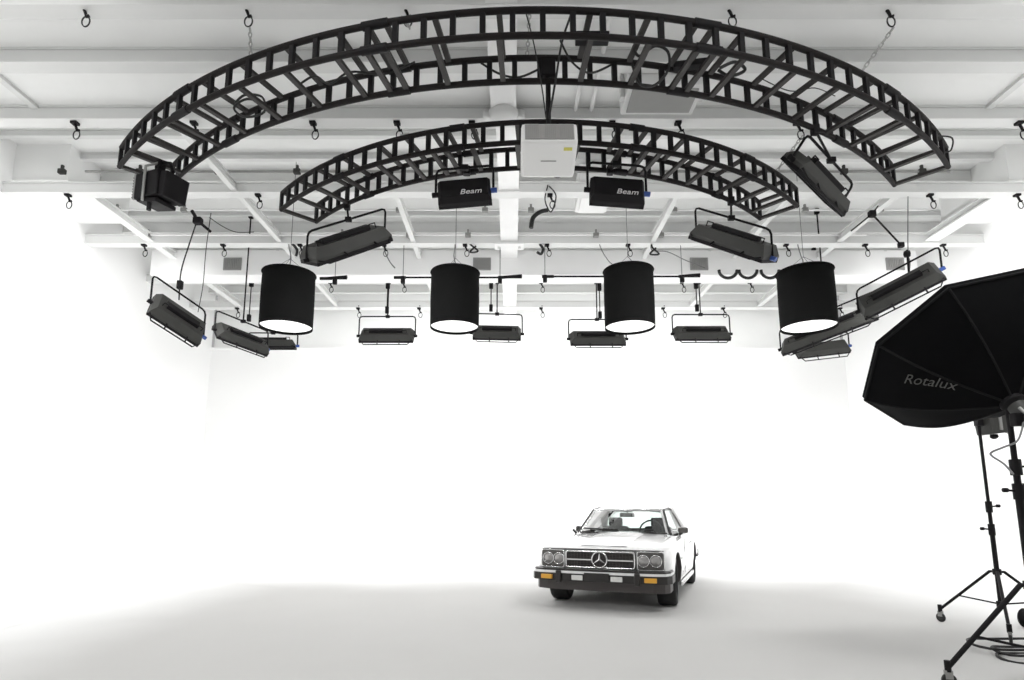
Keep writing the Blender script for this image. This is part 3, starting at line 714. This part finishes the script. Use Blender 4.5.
MB().tube([-ax*.34, -ax*.36], .06, 20).build('rear_panel', 'black', fh)
MB().box(-ax*.12+Vector((-.08, 0, -.02)), (.08, .06, .10), bev=.01).build('tilt_bracket', 'black', fh)
cable([W(1024, 420, 4.33), W(1018, 440, 4.21), W(1004, 447, 4.14), W(992, 452, 4.10), W(992, 456, 4.07), W(1004, 464, 4.01), W(1013, 474, 3.86)], 'thin grey cable looping across the thick stand below softbox', r=.007, mat='wire')
# cables and reel on the floor at the right edge
def floorpt(px, py):
    u = (YP-py)/FP; f = math.cos(TH)-u*math.sin(TH); z = math.sin(TH)+u*math.cos(TH); Y = -CAMH*f/z
    return Vector(((px-512)/FP/f*Y, Y, 0))
c = floorpt(1033, 657)
for i, (rx, ry, dz, lab) in enumerate(((.36, .22, .012, 'lowest wide loop of coiled black cable on the floor at lower right'), (.30, .20, .036, 'middle loop of coiled black cable on the floor at lower right'), (.42, .26, .06, 'topmost loop of coiled black cable leaning on a stand leg'))):
    pts = [c+Vector((rx*math.cos(a)+.03*i, ry*math.sin(a)+.16*i-.1, dz+.01*math.sin(3*a))) for a in [2*PI*k/24 for k in range(24)]]
    tag(MB().tube(pts, .012, 6, closed=True).build('cable_coil', 'cable'), lab, 'cable')
q = floorpt(1030, 628)
t = empty('cable_reel', (q.x, q.y, .0), 'black round reel on the floor cut by the right edge', 'reel', rz=R(20))
MB().lathe([(0, -.06), (.09, -.06), (.10, -.05), (.10, -.04), (.07, -.04), (.07, .04), (.10, .04), (.10, .05), (.09, .06), (0, .06)], o=(0, 0, .10), axis=(0, 1, 0)).build('spool', 'black', t)
MB().lathe([(0, 0), (.03, 0), (.03, .02), (0, .02)], o=(0, -.08, .10), axis=(0, 1, 0)).build('hub_cap', 'grey', t)

# ------------------------------------------------------------------ the car
YAW = R(-22)
FA = Vector((1.405, 8.45, 0))            # middle of the front axle on the floor
AX = .86                                   # axle behind the nose
d = Vector((math.sin(-YAW), math.cos(-YAW), 0))
car = empty('convertible_car', FA-d*AX, 'silver two-seat roadster with hardtop, round-lamp grille and black bumpers on the white floor', 'car', rz=YAW)
WB = 2.455
def sect(y, hw, zb, sh, top, cab=False, tum=.96):
    if cab:
        pts = [(0, zb), (.62*hw, zb), (.90*hw, zb+.02), (.975*hw, zb+.10), (hw, .46), (hw, .60), (.992*hw, sh-.10), (tum*hw, sh-.02), (tum*hw-.035, sh), (tum*hw-.10, sh-.005), (tum*hw-.13, .5), (.4*hw, .42), (0, .42)]
    else:
        pts = [(0, zb), (.62*hw, zb), (.90*hw, zb+.02), (.975*hw, zb+.10), (hw, .46), (hw, .60), (.992*hw, sh-.10), (tum*hw, sh-.025), (tum*hw-.05, sh), (tum*hw-.16, sh+.004), (.70*hw, sh+(top-sh)*.45), (.35*hw, top-.006), (0, top)]
    return [(x, y, z) for x, z in pts]
st = [sect(.17, .80, .44, .735, .745, tum=.95), sect(.22, .85, .38, .755, .765, tum=.955), sect(.34, .868, .28, .785, .80), sect(.6, .882, .22, .815, .838), sect(1.0, .89, .20, .84, .873),
      sect(1.40, .893, .20, .862, .905), sect(1.62, .894, .20, .87, .925), sect(1.68, .895, .20, .87, .92, True), sect(2.2, .895, .20, .865, .9, True), sect(2.9, .893, .20, .86, .9, True), sect(3.10, .892, .20, .86, .9, True),
      sect(3.15, .892, .22, .862, .90), sect(3.6, .88, .24, .855, .885), sect(4.1, .86, .30, .83, .855), sect(4.40, .82, .38, .79, .81), sect(4.45, .78, .44, .76, .775)]
vs = []; fs = []
n = len(st[0])
for s_ in st:
    ring_ = s_+[(-x, y, z) for x, y, z in reversed(s_[1:-1])]
    vs += ring_
m_ = 2*n-2
for i in range(len(st)-1):
    for j in range(m_): fs.append((i*m_+j, i*m_+(j+1) % m_, (i+1)*m_+(j+1) % m_, (i+1)*m_+j))
fs.append(tuple(range(m_))); fs.append(tuple(reversed(range((len(st)-1)*m_, len(st)*m_))))
body = MB().add(vs, fs, True).build('body', 'paint', car)
# wheel wells
bpy.context.view_layer.update()
for y in (AX, AX+WB):
    for s in (-1, 1):
        cb = MB().lathe([(0, -.17), (.365, -.17), (.365, .17), (0, .17)], o=(s*.80, y, .33), axis=(1, 0, 0), n=36, smooth=False).build('tmp_cut', 'valance', car)
        md = body.modifiers.new('b', 'BOOLEAN'); md.operation = 'DIFFERENCE'; md.object = cb; md.solver = 'EXACT'
        bpy.context.view_layer.update()
        me = bpy.data.meshes.new_from_object(body.evaluated_get(bpy.context.evaluated_depsgraph_get()))
        body.modifiers.clear(); body.data = me; bpy.data.objects.remove(cb)
me = body.data
me.materials.clear(); me.materials.append(M['paint']); me.materials.append(M['valance'])
for pg in me.polygons:
    pg.material_index = 0
    c = pg.center
    for y in (AX, AX+WB):
        if abs(c.x) > .55 and abs(c.x) < .885 and math.hypot(c.y-y, c.z-.33) < .37 and (abs(pg.normal.x) < .5 or abs(c.x) < .70): pg.material_index = 1
me.shade_smooth() if hasattr(me, 'shade_smooth') else None
try:
    me.set_sharp_from_angle(angle=R(38))
except Exception: pass
# lower skirt / sill trims
for s in (-1, 1):
    MB().box((s*.875, AX+WB/2, .24), (.03, WB-.84, .06), bev=.01).build('sill', 'paint', car)
    MB().box((s*.897, AX+WB/2, .585), (.012, WB-.78, .03)).build('side_moulding', 'paint', car)
    MB().tube([(s*.80, AX+WB/2+.45, .735), (s*.905, AX+WB/2+.45, .735), (s*.905, AX+WB/2+.62, .735), (s*.80, AX+WB/2+.62, .735)], .010, 6).build('door_handle', 'chrome', car)
    # door gap lines
    MB().box((s*.893, 1.66, .6), (.004, .008, .5)).build('door_seam', 'bumper', car)
# nose fascia
def rr(x0, x1, z0, z1, r, nn=5):
    out = []
    for cx, cz, a0 in ((x1-r, z0+r, -PI/2), (x1-r, z1-r, 0), (x0+r, z1-r, PI/2), (x0+r, z0+r, PI)):
        for k in range(nn+1): a = a0+PI/2*k/nn; out.append((cx+r*math.cos(a), cz+r*math.sin(a)))
    return out
def front(poly, y0, y1): return MB().prism(poly, y0, y1, lambda a, b, h: (a, h, b))
front(rr(-.455, .455, .515, .735, .03), .12, .20).build('nose_panel', 'bumper', car)
gr = front(rr(-.45, .45, .52, .73, .03), .105, .125).build('grille', 'bumper', car)
fm = MB()
# chrome surround as a loop
lp = rr(-.445, .445, .527, .727, .03)
fm.tube([(a, .100, b) for a, b in lp], .011, 8, closed=True).build('grille_surround', 'chrome', gr)
for s in (-1, 1): MB().box((s*.27, .093, .625), (.32, .014, .016)).build('grille_bar', 'chrome', gr)
gm = MB()
for i in range(9):
    z = .543+i*.02
    gm.box((0, .100, z), (.86, .006, .004))
for i in range(21):
    gm.box((-.42+.042*i, .1, .627), (.003, .005, .18))
gm.build('grille_mesh', 'valance', gr)
MB().tube([(.098*math.cos(a), .085, .627+.098*math.sin(a)) for a in [2*PI*k/36 for k in range(36)]], .011, 8, closed=True).build('star_ring', 'chrome', gr)
sm = MB()
for k in range(3):
    a = PI/2+k*2*PI/3; tip = Vector((.096*math.cos(a), .085, .627+.096*math.sin(a))); c0 = Vector((0, .078, .627))
    l = Vector((.017*math.cos(a+PI/3), .085, .627+.017*math.sin(a+PI/3))); r_ = Vector((.017*math.cos(a-PI/3), .085, .627+.017*math.sin(a-PI/3))); bk = Vector((0, .095, .627))
    sm.add([tip, l, c0, r_, bk], [(0, 1, 2), (0, 2, 3), (0, 4, 1), (0, 3, 4)])
sm.build('star_emblem', 'chrome', gr)
for s in (-1, 1):
    pol = rr(.475, .80, .515, .735, .03)
    bx = MB().prism([(s*a, b) for a, b in pol], .115, .26, lambda a, b, h: (a, h+(abs(a)-.475)*.16, b)).build('headlight_unit', 'lampsur', car)
    MB().tube([(s*a, .112+(a-.475)*.16, b) for a, b in pol], .008, 6, closed=True).build('headlight_frame', 'chrome', bx)
    for cx in (.552, .702):
        yy = .104+(cx-.475)*.16
        MB().lathe([(0, .012), (.05, .006), (.066, -.004), (.068, -.03)], o=(s*cx, yy, .628), axis=(s*.1, -1, 0), n=24).build('headlamp', 'lamp', bx)
        MB().tube([(s*cx+.072*math.cos(a), yy-.003, .628+.072*math.sin(a)) for a in [2*PI*k/24 for k in range(24)]], .006, 6, closed=True).build('lamp_ring', 'chrome', bx)
# bonnet edge and raised centre
MB().box((0, .165, .752), (1.60, .05, .012), bev=.004).build('bonnet_lip', 'lampsur', car)
bp = MB(); 
prof = [(-.36, 0), (-.30, .016), (-.1, .024), (.1, .024), (.30, .016), (.36, 0)]
vv = []; ff = []
for y, zc in ((.30, .792), (.6, .832), (1.0, .868), (1.4, .90)):
    k = .0 if y < .35 else 1
    for x, h in prof: vv.append((x*(.8+.2*y/1.4), y, zc+h*k+.002))
for i in range(3):
    for j in range(5): ff.append((i*6+j, i*6+j+1, (i+1)*6+j+1, (i+1)*6+j))
bp.add(vv, ff, True).build('bonnet_bulge', 'paint', car)
for s in (-1, 1):
    m = MB()
    for i in range(7): m.box((s*.36, 1.45+i*.02, .915), (.34, .009, .006))
    m.build('cowl_vent', 'bumper', car)
# bumpers: plan curve
def bump(y0, sgn, z0, z1, off, mat, nm, hw=.895):
    pl = [(-hw, y0+sgn*.42), (-hw, y0+sgn*.16), (-hw+.05, y0+sgn*.07), (-hw+.18, y0+sgn*.02), (-.4, y0), (0, y0-sgn*.01), (.4, y0), (hw-.18, y0+sgn*.02), (hw-.05, y0+sgn*.07), (hw, y0+sgn*.16), (hw, y0+sgn*.42)]
    inn = [(x*.90, y+sgn*off) for x, y in pl]
    vs = [(x, y, z0) for x, y in pl]+[(x, y, z1) for x, y in pl]+[(x, y, z1) for x, y in inn]+[(x, y, z0) for x, y in inn]; k = len(pl); fs = []
    for i in range(k-1):
        for a, b_ in ((0, 1), (1, 2), (2, 3), (3, 0)): fs.append((a*k+i, a*k+i+1, b_*k+i+1, b_*k+i))
    fs += [(0, k, 2*k, 3*k), (k-1, 4*k-1, 3*k-1, 2*k-1)]
    return MB().add(vs, fs).build(nm, mat, car)
bf = bump(-.06, 1, .37, .458, .10, 'bumper', 'front_bumper', .90)
bump(-.066, 1, .463, .492, .09, 'brightstrip', 'bumper_chrome', .885)
bump(-.050, 1, .490, .512, .09, 'bumper', 'bumper_top_edge', .88)
bump(.02, 1, .25, .37, .10, 'valance', 'front_valance', .86)
bump(4.62, -1, .38, .50, .12, 'bumper', 'rear_bumper', .85)
bump(4.60, -1, .50, .525, .10, 'chrome', 'rear_bumper_chrome', .83)
for s in (-1, 1):
    MB().box((s*.25, -.078, .415), (.145, .03, .062), bev=.008).build('fog_light', 'fog', car)
    MB().box((s*.66, -.058, .415), (.15, .04, .055), Matrix.Rotation(s*R(7), 3, 'Z'), bev=.006).build('turn_signal', 'orange', car)
    MB().box((s*.50, -.066, .42), (.07, .05, .15), bev=.015).build('bumper_guard', 'bumper', car)
MB().box((0, -.085, .425), (.32, .02, .11), bev=.008).build('plate_recess', 'bumper', car)
# glasshouse
WSb, WSt = 1.60, 2.05
zb_, zt_ = .905, 1.235
bw, tw_ = .66, .53
def ws(u, v):    # u -1..1 across, v 0..1 up
    hw = bw+(tw_-bw)*v
    return Vector((u*hw, WSb+(WSt-WSb)*v-.10*(1-u*u)*(1-.4*v), zb_+(zt_-zb_)*v+.012*(1-u*u)*v))
vs = [ws(-1+2*i/12, j/4) for j in range(5) for i in range(13)]
MB().add(vs, [(j*13+i, j*13+i+1, (j+1)*13+i+1, (j+1)*13+i) for j in range(4) for i in range(12)], True).build('windscreen', 'glass', car)
MB().tube([ws(-1+2*i/12, 1) for i in range(13)], .022, 8).tube([ws(-1, i/4) for i in range(5)], .021, 8).tube([ws(1, i/4) for i in range(5)], .021, 8).build('windscreen_frame', 'chrome', car)
MB().tube([ws(-1+2*i/12, 0)+Vector((0, -.01, 0)) for i in range(13)], .014, 8).build('windscreen_seal', 'bumper', car)
# hardtop roof
vs = []; ff = []
ys = [WSt-.01, 2.2, 2.5, 2.75, 2.95]; hs = [1.242, 1.265, 1.272, 1.265, 1.245]; hw_ = [.53, .55, .56, .56, .55]
for y, z, hw in zip(ys, hs, hw_):
    for k in range(9):
        u = -1+k/4; vs.append((u*hw, y, z+.0+.015*(u*u) if abs(u) < 1 else z-.008))
for i in range(4):
    for j in range(8): ff.append((i*9+j, i*9+j+1, (i+1)*9+j+1, (i+1)*9+j))
b0 = len(vs); vs += [(x, y, z-.035) for x, y, z in vs]
ff += [tuple(b0+q for q in reversed(f)) for f in ff]
for j in range(8): ff.append((j, j+1, b0+j+1, b0+j)); ff.append((36+j, 36+j+1, b0+36+j+1, b0+36+j))
for i in range(4): ff.append((i*9, (i+1)*9, b0+(i+1)*9, b0+i*9)); ff.append((i*9+8, (i+1)*9+8, b0+(i+1)*9+8, b0+i*9+8))
MB().add(vs, ff, True).build('hardtop_roof', 'paint', car)
for s in (-1, 1):
    MB().tube([(s*.56, 2.93, 1.25), (s*.70, 3.28, .87)], [.05, .085], 10).build('rear_pillar', 'paint', car)
    MB().tube([(s*.70, WSb, .90), (s*.56, WSt, 1.245), (s*.575, 2.5, 1.275), (s*.56, 2.9, 1.245), (s*.72, 3.1, .885)], .014, 8).build('window_seal', 'bumper', car)
    MB().add([(s*.715, 1.72, .88), (s*.575, WSt+.03, 1.24), (s*.575, 2.85, 1.24), (s*.73, 3.05, .88)], [(0, 1, 2, 3)]).build('side_window', 'glass', car)
rg = [(-.54, 2.95, 1.25), (.54, 2.95, 1.25), (.66, 3.30, .90), (-.66, 3.30, .90)]
MB().add(rg, [(0, 1, 2, 3)]).build('rear_window', 'glass', car)
MB().tube([Vector(p) for p in rg], .016, 8, closed=True).build('rear_window_seal', 'bumper', car)
# interior
MB().box((0, 1.76, .82), (1.34, .26, .14), bev=.04).build('dashboard', 'interior', car)
for s in (-1, 1):
    sx = s*.36
    st_ = MB().box((sx, 2.45, .58), (.50, .52, .18), bev=.06).build('seat', 'interior', car)
    MB().box((sx, 2.74, .74), (.46, .16, .46), Matrix.Rotation(R(-12), 3, 'X'), bev=.06).build('backrest', 'interior', st_)
    MB().box((sx, 2.79, 1.03), (.24, .09, .16), bev=.04).build('headrest', 'interior', st_)
MB().tube([(.36+.17*math.cos(a), 1.98+.06*math.sin(a), .92+.16*math.sin(a)) for a in [2*PI*k/24 for k in range(24)]], .013, 8, closed=True).build('steering_wheel', 'interior', car)
MB().box((-.0, 1.99, 1.165), (.24, .03, .065), bev=.012).tube([(0, 1.99, 1.19), (0, 2.02, 1.25)], .01).build('interior_mirror', 'interior', car)
for s, hw in ((-.24, .42), (.30, .42)):
    b0_ = Vector((s+.2, 1.52, .915))
    MB().tube([b0_, b0_+Vector((-.18, .015, .02)), b0_+Vector((-.46, .06, .028))], .009, 6).tube([b0_+Vector((-.02, .03, .035)), b0_+Vector((-.62, .10, .05))], .011, 6).build('wiper', 'bumper', car)
for s in (-1, 1):
    mr = MB().box((s*(.86 if s > 0 else .77), 1.88, .945), (.15 if s > 0 else .08, .09, .09), bev=.03).build('door_mirror', 'bumper' if s < 0 else 'lampsur', car)
    MB().tube([(s*.80, 1.86, .875), (s*.86, 1.87, .93)], .022, 8).build('mirror_foot', 'bumper', mr)
# wheels
def wheel(x, y, s, steer=0):
    wl = empty('wheel', (x, y, .315)); wl.parent = car; wl.rotation_euler = (0, 0, steer)
    MB().lathe([(.20, -.12), (.285, -.125), (.308, -.105), (.315, -.06), (.315, .06), (.308, .105), (.285, .125), (.20, .12), (.20, -.12)], axis=(1, 0, 0), n=40).build('tyre', 'tyre', wl)
    rm = MB().lathe([(.205, .095), (.195, .07), (.17, .05), (.10, .06), (.05, .075), (0, .078)], axis=(s, 0, 0), n=40).lathe([(.205, -.09), (.19, -.07), (.19, .05)], axis=(s, 0, 0), n=40).build('rim', 'rim', wl)
    hm = MB()
    for k in range(15):
        a = 2*PI*k/15
        hm.lathe([(0, .012), (.013, .012), (.013, 0)], o=(s*.058, .15*math.cos(a), .15*math.sin(a)), axis=(s, 0, 0), n=10)
    hm.build('rim_holes', 'bumper', wl)
    MB().lathe([(0, .02), (.04, .015), (.045, 0)], o=(s*.075, 0, 0), axis=(s, 0, 0), n=20).build('hub_cap', 'chrome', wl)
for s in (-1, 1):
    wheel(s*.735, AX, s, R(4)); wheel(s*.735, AX+WB, s)
MB().box((0, 2.3, .25), (1.35, 3.0, .16)).build('underbody', 'bumper', car)
print('objects', len(bpy.data.objects))
